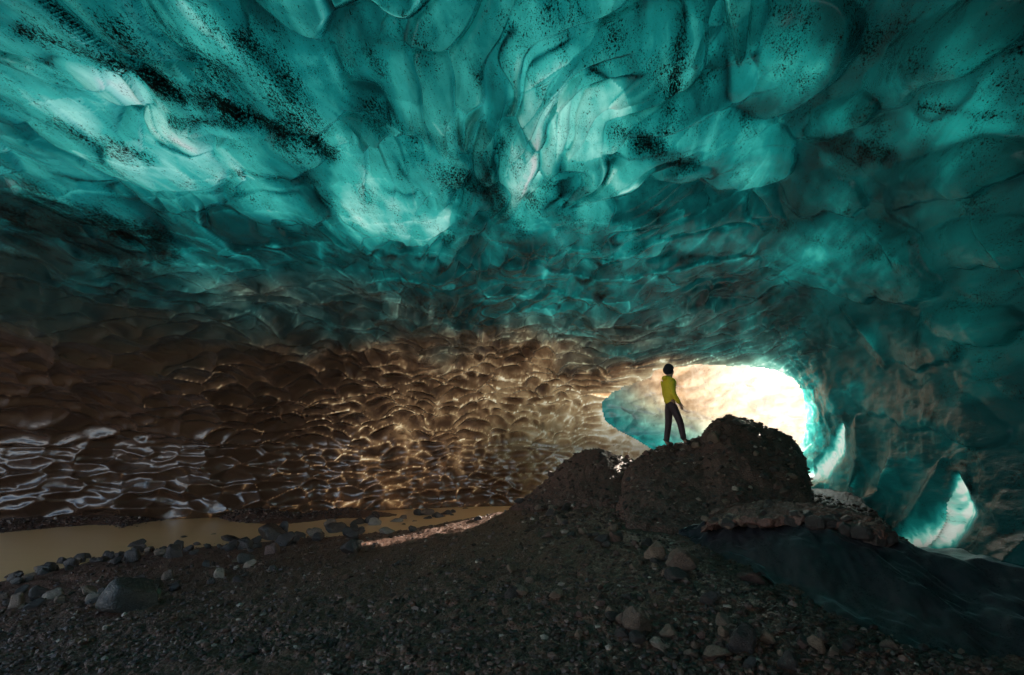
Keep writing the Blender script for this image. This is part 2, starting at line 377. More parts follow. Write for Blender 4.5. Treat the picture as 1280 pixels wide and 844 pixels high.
# ice thickness, with light and shade of the relief put in: thin = bright.  Control points given where the ice is seen
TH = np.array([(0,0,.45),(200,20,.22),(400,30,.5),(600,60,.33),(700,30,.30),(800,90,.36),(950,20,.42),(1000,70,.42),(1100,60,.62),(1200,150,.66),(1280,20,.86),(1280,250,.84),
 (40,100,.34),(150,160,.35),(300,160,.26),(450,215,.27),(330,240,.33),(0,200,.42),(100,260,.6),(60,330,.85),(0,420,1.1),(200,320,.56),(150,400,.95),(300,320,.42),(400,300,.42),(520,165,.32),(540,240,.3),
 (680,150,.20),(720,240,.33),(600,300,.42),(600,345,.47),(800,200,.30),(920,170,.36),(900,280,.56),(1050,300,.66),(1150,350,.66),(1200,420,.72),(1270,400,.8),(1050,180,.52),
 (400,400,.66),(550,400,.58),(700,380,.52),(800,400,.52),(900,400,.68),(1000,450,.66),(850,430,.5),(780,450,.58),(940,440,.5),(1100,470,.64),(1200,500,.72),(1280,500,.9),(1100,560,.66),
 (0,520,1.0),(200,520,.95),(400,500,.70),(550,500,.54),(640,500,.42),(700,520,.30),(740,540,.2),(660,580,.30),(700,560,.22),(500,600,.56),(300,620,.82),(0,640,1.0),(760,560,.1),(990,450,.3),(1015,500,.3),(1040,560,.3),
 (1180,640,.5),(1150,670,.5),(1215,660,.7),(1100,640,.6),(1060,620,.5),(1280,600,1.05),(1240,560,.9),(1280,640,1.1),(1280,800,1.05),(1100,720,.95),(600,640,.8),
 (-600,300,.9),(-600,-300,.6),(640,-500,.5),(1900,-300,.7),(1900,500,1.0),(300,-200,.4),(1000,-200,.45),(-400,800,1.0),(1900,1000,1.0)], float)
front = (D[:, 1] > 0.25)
thick_shade = np.full(len(az), 0.75)
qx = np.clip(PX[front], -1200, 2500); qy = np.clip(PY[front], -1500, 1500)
thick_shade[front] = rbf(TH[:, :2] / 640, TH[:, 2], np.stack([qx, qy], 1) / 640, 2e-3)
thick_shade = np.clip(thick_shade, 0.05, 1.1); tcap = np.maximum(.92, thick_shade + .16) + .5 * scal
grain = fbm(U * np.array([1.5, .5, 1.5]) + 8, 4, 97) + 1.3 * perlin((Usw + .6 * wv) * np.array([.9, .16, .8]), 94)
thick_shade = thick_shade + (0.13 - 0.85 * (np.minimum(comb, .5) - .14) + 0.10 * crease + .30 * np.exp(-edge / .022) * (1 - cover) * sstep(-.3, .3, of[:, 1]) + .28 * mc + .26 * (cid - .5) * (1 - cover) + lobet * cover + .16 * (wc - .5) * nm_ + .2 * np.exp(-we / .02) * nm_ + .14 * (mid_ - .5) * far + 0.27 * grain) * (1 - scal) + 0.12 + 0.08 * sstep(640, 200, PX) * scal + .12 * scal * grain - .60 * srim + .20 * (sstep(.08, .45, e1) - .4) * scal - .32 * np.exp(-rimd / 14) - .34 * mrim - .22 * fold ** 14 * foldm + .10 * foldm * (.5 - fold) - .24 * nrim - .26 * np.exp(-((edge - .09) / .035) ** 2) * sstep(.1, .45, of[:, 1] + .4 * of[:, 0]) * (1 - cover) * (1 - scal) + .16 * scal  # relief shading put into thickness: crests and rims lightened, creases and hollows darkened
thick_shade = thick_shade - (thick_shade + .12) * np.clip(1.1 * np.maximum(c1_, c2_), 0, 1) * (0.75 + .25 * sstep(-.2, .2, perlin(U * 9, 98)))  # glare put into the thickness along both crescents
silt_sun = sstep(0.15, 0.75, scal + .4 * wv[:, 1] * sstep(0, .5, scal)) * sstep(1050, 760, PX)
thick_shade = np.where(thick_shade > tcap - .1, tcap - .1 * np.exp(-(thick_shade - tcap + .1) / .1), thick_shade)
frost = 0.72 * sstep(27, 35, az) * sstep(26, 12, el) + .25 * sstep(27, 35, az) * sstep(12, 26, el)   # frosted, dull ice on the right wall
# dirt bands
DB = [(180,20,330,90,55,.62),(90,0,240,60,40,.6),(640,20,900,90,60,.5),(480,120,620,200,40,.52),(900,30,1100,150,60,.52),(1080,40,1280,120,50,.5),(0,240,190,330,50,.75),(60,15,420,175,16,1.0),(150,30,330,70,45,.55),(330,40,395,150,30,.95),(95,130,210,180,14,.7),(60,235,200,300,34,1.0),(0,290,150,330,40,.6),(770,150,860,200,18,.8),(640,150,560,290,10,.7),
 (850,20,830,150,14,.9),(1010,20,1120,60,50,.6),(1120,130,1280,60,16,.5),(1030,180,1110,195,18,.9),(560,200,640,250,26,.75),(620,215,720,260,18,.6),(1150,130,1280,150,10,.6),(240,130,330,140,12,.9),
 (500,130,560,230,16,.5),(300,205,400,215,8,.7),(660,215,770,235,10,.5),(960,280,1150,330,16,.45),(700,30,800,10,12,.5),(1060,170,1280,330,60,.30)]
dirt = np.full(len(az), 0.24)
for (x0, y0, x1, y1, w, a) in DB:
    L2 = (x1 - x0) ** 2 + (y1 - y0) ** 2; tt = np.clip(((PX - x0) * (x1 - x0) + (PY - y0) * (y1 - y0)) / L2, 0, 1)
    dd = np.hypot(PX - x0 - tt * (x1 - x0), PY - y0 - tt * (y1 - y0)); dirt = np.maximum(dirt, a * np.exp(-(dd / w) ** 2 / 1.2) + 0.24 * 0)
thick_shade = thick_shade + .16 * np.clip(dirt - .24, 0, 1) * (1 - .8 * scal)
dirt = np.maximum(dirt, 0.32 + 0.45 * crease) * (1 - 0.9 * sstep(0.1, 0.6, scal))
dirt = dirt * (1 - np.clip(1.3 * np.maximum(c1_, c2_), 0, 1)) - .4 * np.maximum(c1_, c2_)
# mouth
def inpoly(x, y, poly):
    r_ = np.zeros(len(x), bool); n = len(poly)
    for i in range(n):
        x0, y0 = poly[i]; x1, y1 = poly[(i + 1) % n]
        c = ((y0 > y) != (y1 > y)) & (x < (x1 - x0) * (y - y0) / (y1 - y0 + 1e-9) + x0); r_ ^= c
    return r_
VX, VY = toPix(V); VX = np.nan_to_num(VX, nan=-9e3); VY = np.nan_to_num(VY, nan=-9e3)
wob = 7 * perlin(U * 0.8, 95) + 3 * perlin(U * 2.2, 96)
hole = inpoly(PX + wob, PY + wob, MOUTH) & front
# a second way out of the cave: beyond the frame on the left, where the river leaves
hole |= (az > -124) & (az < -62) & (el < 30)
hole |= (abs(az) > 155) & (el < 15)          # unseen opening added behind the camera to let neutral daylight in
keep = ~hole
shell = link('cave_ceiling', gridmesh('cave_ceiling', V, nA, nE, True, keep, dict(thick_shade=thick_shade, silt_sun=silt_sun, dirt=dirt, frost=frost)), ice_material('glacier_ice'))
structure(shell, 'teal glacier ice vault of the cave with billows, scallops and black dirt bands')

# upper face of the glacier: the snowy ice body above the vault, through which daylight soaks down
m = NT('glacier_top')
n = m.noise(m.pos(), 0.8, 5, 0.6)
tc_ = m.mixc(n, (0.70, 0.88, 0.88), (0.90, 0.97, 0.97))
df = m.n('BsdfDiffuse', Color=tc_); tr = m.n('BsdfTranslucent', Color=tc_)
lit = m.math('MULTIPLY', m.attr('lid'), 0.5)
mx = m.n('MixShader', i0=lit); m.t.links.new(df.outputs[0], mx.inputs[1]); m.t.links.new(tr.outputs[0], mx.inputs[2])
MTOP = m.out(mx)
ia = np.unique(np.r_[np.arange(0, nA, 9), nA - 1]); ie = np.unique(np.r_[np.arange(0, nE, 9), nE - 1])
sel = (ia[:, None] * nE + ie[None]).ravel()
# same plan as the cave one metre further out, but a much higher, flatter top
rT = (((ce / (rh + 1.3)) ** 3.0 + (sp / 8.2) ** 3.0) ** (-1 / 3.0))[sel]; rT = np.where(se[sel] < 0, (rh[sel] + 1.3) / ce[sel], rT)
VT = D[sel] * rT[:, None] + np.array([0, 0, CAMZ])
Vr = VT.reshape(len(ia), len(ie), 3)
for _ in range(6): Vr = (np.roll(Vr, 1, 0) + np.roll(Vr, -1, 0) + 2 * Vr) / 4
VT = Vr.reshape(-1, 3)
tx_, ty_ = toPix(VT); tx_ = np.nan_to_num(tx_, nan=-9e3); ty_ = np.nan_to_num(ty_, nan=-9e3)
hT = (inpoly((tx_ - 880) / 1.12 + 880, (ty_ - 520) / 1.12 + 520, MOUTH) & front[sel]) | ((az[sel] > -128) & (az[sel] < -58) & (el[sel] < 36)) | ((abs(az[sel]) > 146) & (el[sel] < 30))
o = link('glacier', gridmesh('glacier', VT, len(ia), len(ie), True, ~hT, dict(lid=np.maximum(sstep(5.0, 8.5, VT[:, 2]), np.maximum(0.98 * sstep(-34, -12, az[sel]), .55 * sstep(-52, -34, az[sel])) * sstep(85, 70, az[sel])))), MTOP); structure(o, 'glacier ice body above the cave')

# ------------------------------------------------------------------ GROUND
GC = []
def g(px, py, z): GC.append(atz(px, py, z))
SHORE = [(0,722),(80,702),(150,688),(215,684),(270,678),(320,666),(400,657),(470,652),(530,646)]
for p in SHORE: g(*p, -0.05)
for p in [(0,690),(100,680),(250,667),(400,653)]: g(*p, -0.35)
for p in [(0,667),(150,660),(300,653),(430,648)]: g(*p, 0.0)
for p in [(0,645),(150,640),(300,638),(430,636)]: g(*p, 0.25)
for p in [(0,770,.22),(100,730,.22),(200,735,.3),(0,844,.42),(320,844,.58),(640,844,.68),(1000,844,.70),(1280,844,.72),(400,700,.42),(250,700,.3),(500,670,.45),(640,700,.85),(640,780,.75),(560,660,.6),
          (800,700,.98),(900,720,.9),(750,655,1.05),(1000,780,.82),(1100,800,.7),(1000,700,.65),(1150,740,.6),(870,665,.95),(980,665,.8)]: g(*p)
GC += [(-10,5,0),(-14,0,0),(-16,-6,0),(-12,9,-.4),(-16,5,-.4),(-5,0,.5),(0,0,.7),(0,-6,.8),(5,0,.9),(6,-6,1),(-6,-8,.6),(-20,12,.2),(-26,5,.2)]
GC += [(-1.5,12.3,.55),(-.4,12.5,.72),(.6,12.6,.9),(2,13,1.0),(4,14,1.0),(7,14,1.1),(-1,14.5,.1),(-2.4,16.6,-.1),(1,16,.1),(5,17,.3),(8,12,1.2),(9,17,.8),(0,17.5,-.1),(12,22,.5),(4,21,.1)]
GC = np.array(GC)
def crest(pts, y): return np.array([(aty(px, py, y)[0], aty(px, py, y)[2]) for px, py in pts])
CREST2 = crest([(768,615),(778,592),(790,577),(810,566),(825,560),(842,558),(862,554),(875,548),(885,536),(895,526),(910,520),(930,521),(945,528),(957,536),(975,541),(990,549),(1000,561),(1008,577),(1012,600),(1018,640)], 11.5)
CREST1 = crest([(640,632),(655,624),(670,613),(685,601),(695,589),(705,577),(720,570),(740,561),(755,562),(765,568),(780,573),(800,578),(825,592)], 12.4)
def base_h(x, y):
    Q_ = np.stack([np.clip(x, -24, 14), np.clip(y, -8, 24)], 1)
    z = rbf(GC[:, :2], GC[:, 2], Q_, 0.02)
    rr = np.hypot(x, y - 6); k = sstep(20, 34, rr)
    z = z * (1 - k) + k * (0.3 + 0.02 * np.maximum(rr - 20, 0) * 0.3)
    return z
def mound_h(x, y):
    b = base_h(x, y)
    P = np.stack([x, y, 0 * x], 1)
    wx = 0.10 * fbm(P * 1.3, 3, 101); 
    xs = x * (11.5 / np.clip(y, 8, 14)) ** 0.95
    c2 = np.interp(xs + wx, CREST2[:, 0], CREST2[:, 1]); yc = 11.5
    g2 = np.where(y < yc, np.clip((y - 7.7) / (yc - 7.7), 0, 1), np.clip((15.5 - y) / 4, 0, 1)); g2 = np.where(y < yc, g2 ** 1.15, sstep(0, 1, g2))
    inx = sstep(2.1, 2.5, xs + wx) * sstep(6.95, 6.6, xs + wx)
    m2 = b + np.maximum(c2 - b, 0) * g2 * inx
    c1 = np.interp(x + wx, CREST1[:, 0], CREST1[:, 1]); y1 = 12.4
    g1 = np.where(y < y1, np.clip((y - 10.2) / (y1 - 10.2), 0, 1), np.clip((15 - y) / 2.6, 0, 1))
    inx1 = sstep(-.3, .2, x + wx) * sstep(4.4, 3.6, x + wx)
    m1 = b + np.maximum(c1 - b, 0) * g1 * inx1
    return b, m1, m2
def detail(x, y, amp=1.0):
    P = np.stack([x, y, 0 * x], 1)
    d = 0.05 * fbm(P * 1.1, 4, 111)
    for sc_, a in ((3.2, .028), (8.5, .018), (19, .011)):
        w = worley(P * sc_ + fbm(P * sc_ * .5, 2, 5)[:, None] * 0.5, 120 + int(sc_))
        keepc = (w[2] > 0.45)
        d = d + a * np.sqrt(np.clip(1 - w[0] * 2.2, 0, 1)) * keepc * amp
    return d
GA = dense(-58, 52, 0.13, -180, 179, 2.0)
inv = np.concatenate([np.linspace(1 / 0.6, 1 / 2.4, 10)[:-1], np.linspace(1 / 2.4, 1 / 26.0, 520)[:-1], np.geomspace(1 / 26.0, 1 / 600.0, 40)])
GR = 1 / inv
ga, gr = [q.ravel() for q in np.meshgrid(np.radians(GA), GR, indexing='ij')]
gx, gy = np.sin(ga) * gr, np.cos(ga) * gr
bh, m1, m2 = mound_h(gx, gy)
det = detail(gx, gy)
nearw = sstep(-0.05, 0.12, bh)
PG = np.stack([gx, gy, 0 * gx], 1)
rough_m = 0.075 * fbm(PG * 2.2, 4, 131) * (1) 
zb = bh - 0.03 + det * (0.25 + 0.75 * nearw)
fadeout = sstep(45, 25, gr)
def gravel_material(name, c1=(0.022, 0.015, 0.012), c2=(0.075, 0.052, 0.040), rough=0.55):
    m = NT(name); p = m.pos()
    n1 = m.noise(p, 2.0, 6, 0.65); n2 = m.noise(p, 60, 3, 0.6)
    vor = m.n('TexVoronoi', Vector=p, Scale=34.0); 
    col = m.mixc(n1, c1, c2)
    col = m.mixc(m.math('MULTIPLY', vor.outputs['Color'], 1.0), col, tuple(min(1, v * 1.6) for v in c2))
    vor2 = m.n('TexVoronoi', Vector=p, Scale=55.0)
    hh = m.math('ADD', m.math('MULTIPLY', vor.outputs['Distance'], -1.0), m.math('MULTIPLY', vor2.outputs['Distance'], -0.45))
    hh = m.math('ADD', hh, m.math('MULTIPLY', n2, 0.3))
    b = m.n('Bump', Strength=0.6, Distance=0.02, Height=hh)
    rg = m.ramp(n2, [(0.35, max(rough - .25, .1)), (0.7, min(rough + .25, 1))])
    return m.out(m.n('BsdfPrincipled', Base__Color=col, Roughness=rg, Normal=b, Specular__IOR__Level=0.5))
MGRAV = gravel_material('wet_gravel', (0.030, 0.013, 0.0075), (0.082, 0.036, 0.021))
MMOUND = gravel_material('mound_gravel', (0.036, 0.016, 0.011), (0.090, 0.041, 0.028), 0.75)
nG = len(GR)
o = link('ground', gridmesh('ground', np.stack([gx, gy, zb * fadeout + bh * (1 - fadeout)], 1), len(GA), nG, True), MGRAV)
structure(o, 'dark wet gravel floor of the cave')
for nm, hm, lab in (('gravel_mound', m2, 'big dark gravel mound the person stands on'), ('gravel_mound', m1, 'smaller ragged gravel mound left of the person')):
    k = hm - bh
    zz = hm + det * 1.1 + rough_m * sstep(0.0, 0.5, k) - 0.12 * (k < 0.05)
    mk = (k > 0.0) & (gr > 5)
    mk2 = mk & (abs(np.degrees(ga)) < 50)
    o = link(nm, gridmesh(nm, np.stack([gx, gy, zz], 1), len(GA), nG, True, mk2), MMOUND); structure(o, lab)
def ground_z(x, y, mound=True):
    x = np.atleast_1d(np.asarray(x, float)); y = np.atleast_1d(np.asarray(y, float))
    b, a1, a2 = mound_h(x, y); d_ = detail(x, y)
    k = np.maximum(a1, a2) - b
    P = np.stack([x, y, 0 * x], 1); r_ = 0.075 * fbm(P * 2.2, 4, 131) * sstep(0, .5, k)
    return np.where(k > 0.02, np.maximum(a1, a2) + d_ * 1.1 + r_, b - 0.03 + d_)

# ------------------------------------------------------------------ RIVER
m = NT('silty_water')
p = m.pos(rot=(0, 0, -R(22)), scale=(0.12, 1, 1))
n = m.noise(p, 3.5, 5, 0.6)
b = m.n('Bump', Strength=0.25, Distance=0.02, Height=n)
c = m.mixc(n, (0.66, 0.36, 0.145), (0.76, 0.44, 0.19))
MW = m.out(m.n('BsdfPrincipled', Base__Color=c, Roughness=0.28, Normal=b))
NX, NY = 120, 90
X, Y = np.meshgrid(np.linspace(-60, 30, NX), np.linspace(-30, 40, NY), indexing='ij')
o = link('river', gridmesh('river', np.stack([X.ravel(), Y.ravel(), 0 * X.ravel()], 1), NX, NY), MW)
structure(o, 'smooth tan silty meltwater river along the foot of the ice')

# unseen snowy slopes added outside the cave to bounce sunlight in
m = NT('bounce_snow'); n = m.noise(m.pos(), 0.4, 6, .6)
MSN = m.out(m.n('BsdfPrincipled', Base__Color=m.mixc(n, (.62, .62, .64), (.82, .81, .80)), Roughness=.6, Normal=m.n('Bump', Strength=.5, Distance=.3, Height=n)))
X, Y = np.meshgrid(np.linspace(-1, 1, 160), np.linspace(-1, 1, 160), indexing='ij'); X = X.ravel() * abs(X.ravel()) ** 1.2 * 500; Y = Y.ravel() * abs(Y.ravel()) ** 1.2 * 500
rr = np.hypot(X, Y - 4)
zs = 0.9 + 0.5 * perlin(np.stack([X * .1, Y * .1, 0 * X], 1), 401) + 7 * sstep(36, 62, rr) * (X < 10) + 9 * sstep(60, 160, rr) + 3 * perlin(np.stack([X * .03, Y * .03, 0 * X], 1), 402) * sstep(40, 90, rr)
zs = np.where((rr < 31), -3, zs)
o = link('bounce_snow', gridmesh('bounce_snow', np.stack([X, Y, zs], 1), 160, 160), MSN); structure(o, 'unseen snowy slopes added outside the cave to bounce sunlight in')

# ------------------------------------------------------------------ ICE BEYOND THE MOUTH
ctrl = np.array([(-2, 21), (0, 23.5), (2.5, 26), (6, 28), (11, 29), (18, 30), (26, 33)], float)
tt = np.linspace(0, len(ctrl) - 1, 360); 
cx_ = np.interp(tt, range(len(ctrl)), ctrl[:, 0]); cy_ = np.interp(tt, range(len(ctrl)), ctrl[:, 1])
ker = np.ones(41) / 41; cxs = np.convolve(np.pad(cx_, 20, 'edge'), ker, 'valid'); cys = np.convolve(np.pad(cy_, 20, 'edge'), ker, 'valid')
vv = np.linspace(0, 1, 200)
TT, VVv = np.meshgrid(np.arange(360), vv, indexing='ij'); ti = TT.ravel(); vj = VVv.ravel()
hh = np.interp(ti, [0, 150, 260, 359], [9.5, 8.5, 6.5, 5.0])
tx = np.gradient(cxs)[ti]; ty = np.gradient(cys)[ti]; ln = np.hypot(tx, ty); nx, ny = ty / ln, -tx / ln
lean = 3.4 * vj ** 2.2
PB = np.stack([cxs[ti] + nx * lean, cys[ti] + ny * lean, -0.6 + vj * hh], 1)
fq = PB * np.array([0.5, 0.5, 1.1]); a1_, a2_, _ = worley((PB + fbm(PB * .5, 2, 3)[:, None] * .5) * np.array([1.0, 1.0, 2.2]), 201)
dB = 0.5 * fbm(fq * 0.5, 3, 202) + 0.3 * a1_
PB = PB + np.stack([nx * dB, ny * dB, 0 * dB], 1)
thk = np.clip(0.66 - 0.50 * (vj - .42) - 0.50 * sstep(175, 290, ti) + .1 * fbm(PB * np.array([.5, .5, 1.6]), 3, 210), 0.04, 0.9)  # thinner to the upper right: daylight on the wall put into its thickness
o = link('ice_wall', gridmesh('ice_wall', PB, 360, 200, False, None, dict(thick_shade=thk, silt_sun=sstep(.45, .9, vj + .0026 * (ti - 165)), dirt=0 * thk + .1)), ice_material('far_ice', glow=0.26))  # cream of the sunlit upper right painted through the silt tint
structure(o, 'bright ice wall seen through the cave mouth')

# ------------------------------------------------------------------ ICE SHELF AND GRAVEL LIP AT THE RIGHT
def curve(pts, n):
    P = np.array([atz(*p) for p in pts]); t = np.linspace(0, len(P) - 1, n); o = np.stack([np.interp(t, range(len(P)), P[:, k]) for k in range(3)], 1)
    w = max(3, n // (len(P) * 1)); w += 1 - w % 2; ker = np.hanning(w + 2)[1:-1]; ker /= ker.sum()
    return np.stack([np.convolve(np.pad(o[:, k], w // 2, 'edge'), ker, 'valid') for k in range(3)], 1)
NS = 420
A1 = curve([(846,668,.99),(880,655,1.12),(920,648,1.2),(980,648,1.24),(1040,655,1.24),(1090,672,1.18),(1150,690,1.13),(1230,705,1.12),(1300,720,1.12),(1420,740,1.1)], NS)
B1 = curve([(846,676,.93),(880,692,.86),(930,708,.82),(985,737,.78),(1040,767,.72),(1130,803,.66),(1220,838,.62),(1330,880,.6),(1500,940,.58),(1900,1000,.58)], NS)
rad = A1 / np.hypot(A1[:, 0], A1[:, 1])[:, None]; A0 = A1 + rad * 3.0; A0[:, 2] = A1[:, 2] - 0.45
ss = np.linspace(-0.5, 1.06, 150)
PS = []
for i_ in range(NS):
    s_ = ss[:, None]; a0, a1_, b1 = A0[i_], A1[i_], B1[i_]
    P = np.where(s_ < 0, a1_ + (a0 - a1_) * (-s_ * 2), a1_ + (b1 - a1_) * s_)
    sg = np.where(ss > 0, -0.08 * np.sin(np.pi * np.clip(ss, 0, 1)) , 0)
    P[:, 2] += sg; PS.append(P)
PS = np.concatenate(PS)
along = np.repeat(np.arange(NS), len(ss)) / NS; sv = np.tile(ss, NS)
Qs = np.stack([along * 6.0, sv * 5.0, 0 * sv], 1)
PS[:, 2] += 0.26 * np.sin(np.pi * np.clip(sv * 1.15, 0, 1)) * sstep(.03, .2, along) * sstep(.75, .4, along)
PS[:, 2] += 0.16 * fbm(Qs * np.array([1, .45, 1]) + 5, 4, 301) + 0.05 * (1 - np.abs(perlin(Qs * np.array([1.3, .5, 1]), 305)) * 2)
thk = 1.25 - 0.16 * sstep(.2, .6, sv) * sstep(.9, .5, sv) + 0 * sv
o = link('ice_shelf', gridmesh('ice_shelf', PS, NS, len(ss), False, None, dict(thick_shade=thk, silt_sun=0.25 + 0.6 * sstep(.5, .9, sv), dirt=0.3 + 0 * sv, frost=.25 + 0 * sv), flip=True), ice_material('dark_ice', glow=0.3, rough=(0.45, 0.65), bump=0.15, dc=(0.007, 0.010, 0.015), ds=(0.020, 0.009, 0.008)))
structure(o, 'dark smooth ice shelf under the gravel lip at the lower right')
# lip of gravel lying on the shelf
L0 = curve([(885,640,1.22),(915,634,1.3),(960,630,1.36),(1010,632,1.38),(1060,642,1.36),(1095,660,1.3),(1118,674,1.2)], 260)
L1 = curve([(872,664,1.10),(892,658,1.18),(925,655,1.26),(980,654,1.30),(1040,659,1.31),(1088,672,1.26),(1118,680,1.18)], 260)
vs = np.linspace(0, 1, 80); rows = []
for i_ in range(260):
    e = min(1, (259 - i_) / 30.0, i_ / 25.0 + .2)
    top = L0[i_] + (L1[i_] - L0[i_]) * np.clip(vs / .62, 0, 1)[:, None]
    k = np.clip((vs - .62) / .38, 0, 1)[:, None]; dirn = L0[i_] - L1[i_]; dirn = dirn / np.linalg.norm(dirn)
    P = top + dirn * 0.5 * k ** 2 * np.array([1, 1, 0]) + np.array([0, 0, -1]) * k * 0.09
    P[:, 2] += 0.10 * np.sin(np.pi * np.clip(vs / .7, 0, 1)) * e
    rows.append(P)
PL = np.concatenate(rows); q_ = PL * 1.0
PL = PL + np.stack([0.24 * perlin(q_ * 1.7, 316) + 0.09 * fbm(q_ * 4, 3, 311), 0.34 * perlin(q_ * 1.7, 317) + 0.09 * fbm(q_ * 4, 3, 312), 0.05 * fbm(q_ * 3, 3, 313)], 1); w_ = worley(q_ * 11, 314); PL[:, 2] += 0.035 * np.sqrt(np.clip(1 - w_[0] * 2, 0, 1))
o = link('gravel_ledge', gridmesh('gravel_ledge', PL, 260, 80, flip=True), MMOUND); structure(o, 'gravel ledge lying on the dark ice shelf right of the big mound')

# ------------------------------------------------------------------ ROCKS
def rock_mesh(seed, cuts=7, sub=4, lump=0.25):
    bm = bmesh.new(); bmesh.ops.create_icosphere(bm, subdivisions=sub, radius=1.0)
    Vv = np.array([v.co[:] for v in bm.verts]); r_ = np.random.default_rng(seed)
    for _ in range(cuts):
        n_ = r_.normal(size=3); n_ /= np.linalg.norm(n_); d_ = r_.uniform(.42, .80); s_ = Vv @ n_
        Vv = Vv - np.maximum(s_ - d_, 0)[:, None] * n_ * 0.92
    Vv = Vv * (1 + lump * fbm(Vv * 0.9 + seed * 3.1, 3, seed)[:, None] + 0.04 * fbm(Vv * 4 + seed, 2, seed + 9)[:, None])
    Vv = Vv * np.array([1, r_.uniform(.7, .95), r_.uniform(.6, .85)])
    Vv /= np.abs(Vv).max(0); 
    for v, c in zip(bm.verts, Vv): v.co = c
    for f in bm.faces: f.smooth = True
    me = bpy.data.meshes.new('rock'); bm.to_mesh(me); bm.free(); return me
def rock_material(name, c1, c2, rough=0.45):
    m = NT(name); p = m.pos(); oi = m.n('ObjectInfo').outputs['Random']
    n1 = m.noise(p, 1.6, 6, 0.65); n2 = m.noise(p, 9, 4, 0.65)
    col = m.mixc(m.ramp(n1, [(0.3, 0.0), (0.7, 1.0)]), c1, c2)
    col = m.mixc(m.math('MULTIPLY', oi, 0.55), col, (0.03, 0.022, 0.018))
    sp_ = m.ramp(m.noise(p, 22, 2, 0.5), [(0.60, 0.0), (0.68, 1.0)])
    col = m.mixc(m.math('MULTIPLY', sp_, 0.4), col, tuple(min(1, v * 2.2) for v in c2))
    b = m.n('Bump', Strength=0.6, Distance=0.06, Height=m.math('ADD', n2, m.math('MULTIPLY', n1, 0.6)))
    return m.out(m.n('BsdfPrincipled', Base__Color=col, Roughness=m.ramp(n2, [(0.3, rough - .2), (0.7, rough + .25)]), Normal=b))
ROCKM = dict(dark=rock_material('dark_basalt', (0.020, 0.013, 0.010), (0.056, 0.038, 0.029)), tan=rock_material('tan_rock', (0.10, 0.062, 0.038), (0.24, 0.15, 0.095), .6),
             pale=rock_material('pale_rock', (0.20, 0.145, 0.105), (0.36, 0.28, 0.21), .5), green=rock_material('greenish_rock', (0.015, 0.014, 0.011), (0.040, 0.036, 0.027), .4),
             red=rock_material('reddish_rock', (0.08, 0.036, 0.026), (0.17, 0.08, 0.055), .6))
PROTO = {}
for mn in ROCKM:
    PROTO[mn] = []
    for k in range(4):
        me = rock_mesh(10 * k + 3, cuts=9 + 3 * k, sub=4 if k < 2 else 3); me.materials.append(ROCKM[mn]); PROTO[mn].append(me)
def hit(px, py):
    d = pdir(px, py); ts = np.geomspace(2.0, 26.0, 500); z = ground_z(d[0] * ts, d[1] * ts)
    below = CAMZ + d[2] * ts < z; i = int(np.argmax(below)) if below.any() else 499
    return d[0] * ts[i], d[1] * ts[i], z[i], ts[i]
def rock(px, py, w, h, kind, label, group=None, k=None, cat='rock', name='rock', sink=.30, z=None, rot=None):
    """(px,py) where its base centre meets the ground, w,h its seen size in 1280 px units turned into metres at that distance"""
    if z is None: x, y, zz, t = hit(px, py)
    else:
        x, y, zz = atz(px, py, z); t = y / pdir(px, py)[1]
    u = t / 640.0
    o = bpy.data.objects.new(name, random.choice(PROTO[kind]) if k is None else PROTO[kind][k]); COL.objects.link(o)
    sx = w * u / 2; sz = h * u / 2 * 1.15; sy = sx * random.uniform(.75, 1.0)
    o.scale = (sx, sy, sz); o.rotation_euler = (random.uniform(-.15, .15), random.uniform(-.15, .15), rot if rot is not None else random.choice((0, math.pi)) + random.uniform(-.5, .5))
    o.location = (x, y + sy * 0.6, zz + sz * (1 - 2 * sink)); tag(o, label.replace('@', ('small ' if w < 11 else 'big ' if w > 19 else 'mid-sized ') + dict(dark='dark', tan='tan', pale='pale', green='greenish', red='reddish')[kind]), cat, group); return o
rock(152,764,78,44,'green','large dark greenish boulder in the left foreground gravel',k=0,cat='boulder',name='boulder',rot=0.2)
rock(335,676,40,32,'dark','rounded dark boulder standing at the river edge',k=1,cat='boulder',name='boulder',rot=0)
rock(352,672,15,24,'dark','upright dark stone leaning against the right side of the rounded river boulder',rot=0)
rock(284,678,26,13,'dark','flat dark stone lying in the water just left of the rounded river boulder',rot=0,z=-.03)
rock(334,694,22,16,'red','reddish brown stone in front of the rounded river boulder')
rock(438,692,30,20,'dark','dark stone below the pale stones at the river bend')
rock(416,668,30,17,'dark','widest dark slab of the stones at the river bend, at their left end')
rock(444,662,24,16,'dark','dark stone in the middle of the stones at the river bend')
rock(466,660,20,14,'pale','pale grey stone among the dark stones at the river bend')
rock(481,667,22,12,'pale','pale flat stone at the right foot of the stones at the river bend')
rock(468,649,12,11,'dark','small dark stone on top of the stones at the river bend')
rock(496,657,20,10,'pale','pale stone at the right end of the stones at the river bend')
rock(106,744,22,14,'tan','pinkish tan stone just left of the large greenish boulder')
rock(58,750,26,14,'pale','pale flattish stone among the stones at far left')
rock(12,762,20,22,'tan','tan upright stone at the left edge of the photo')
rock(38,762,24,13,'green','greenish flat stone between the tan upright and the pale flattish stone')
rock(190,752,18,16,'pale','pale chunk standing in for the lit right tip of the large greenish boulder')  # pale stone set in place of the boulder's lit tip
rock(215,697,22,20,'dark','pointed dark stone sticking up highest from the near river bank')
rock(857,714,44,36,'tan','largest tan boulder below the gravel mound, beside the dark ice shelf',k=1,cat='boulder',name='boulder',rot=.2,sink=.2)
rock(820,702,32,26,'tan','tan stone directly left of the largest tan boulder',k=0)
rock(846,727,36,18,'dark','flat grey stone at the foot of the largest tan boulder')
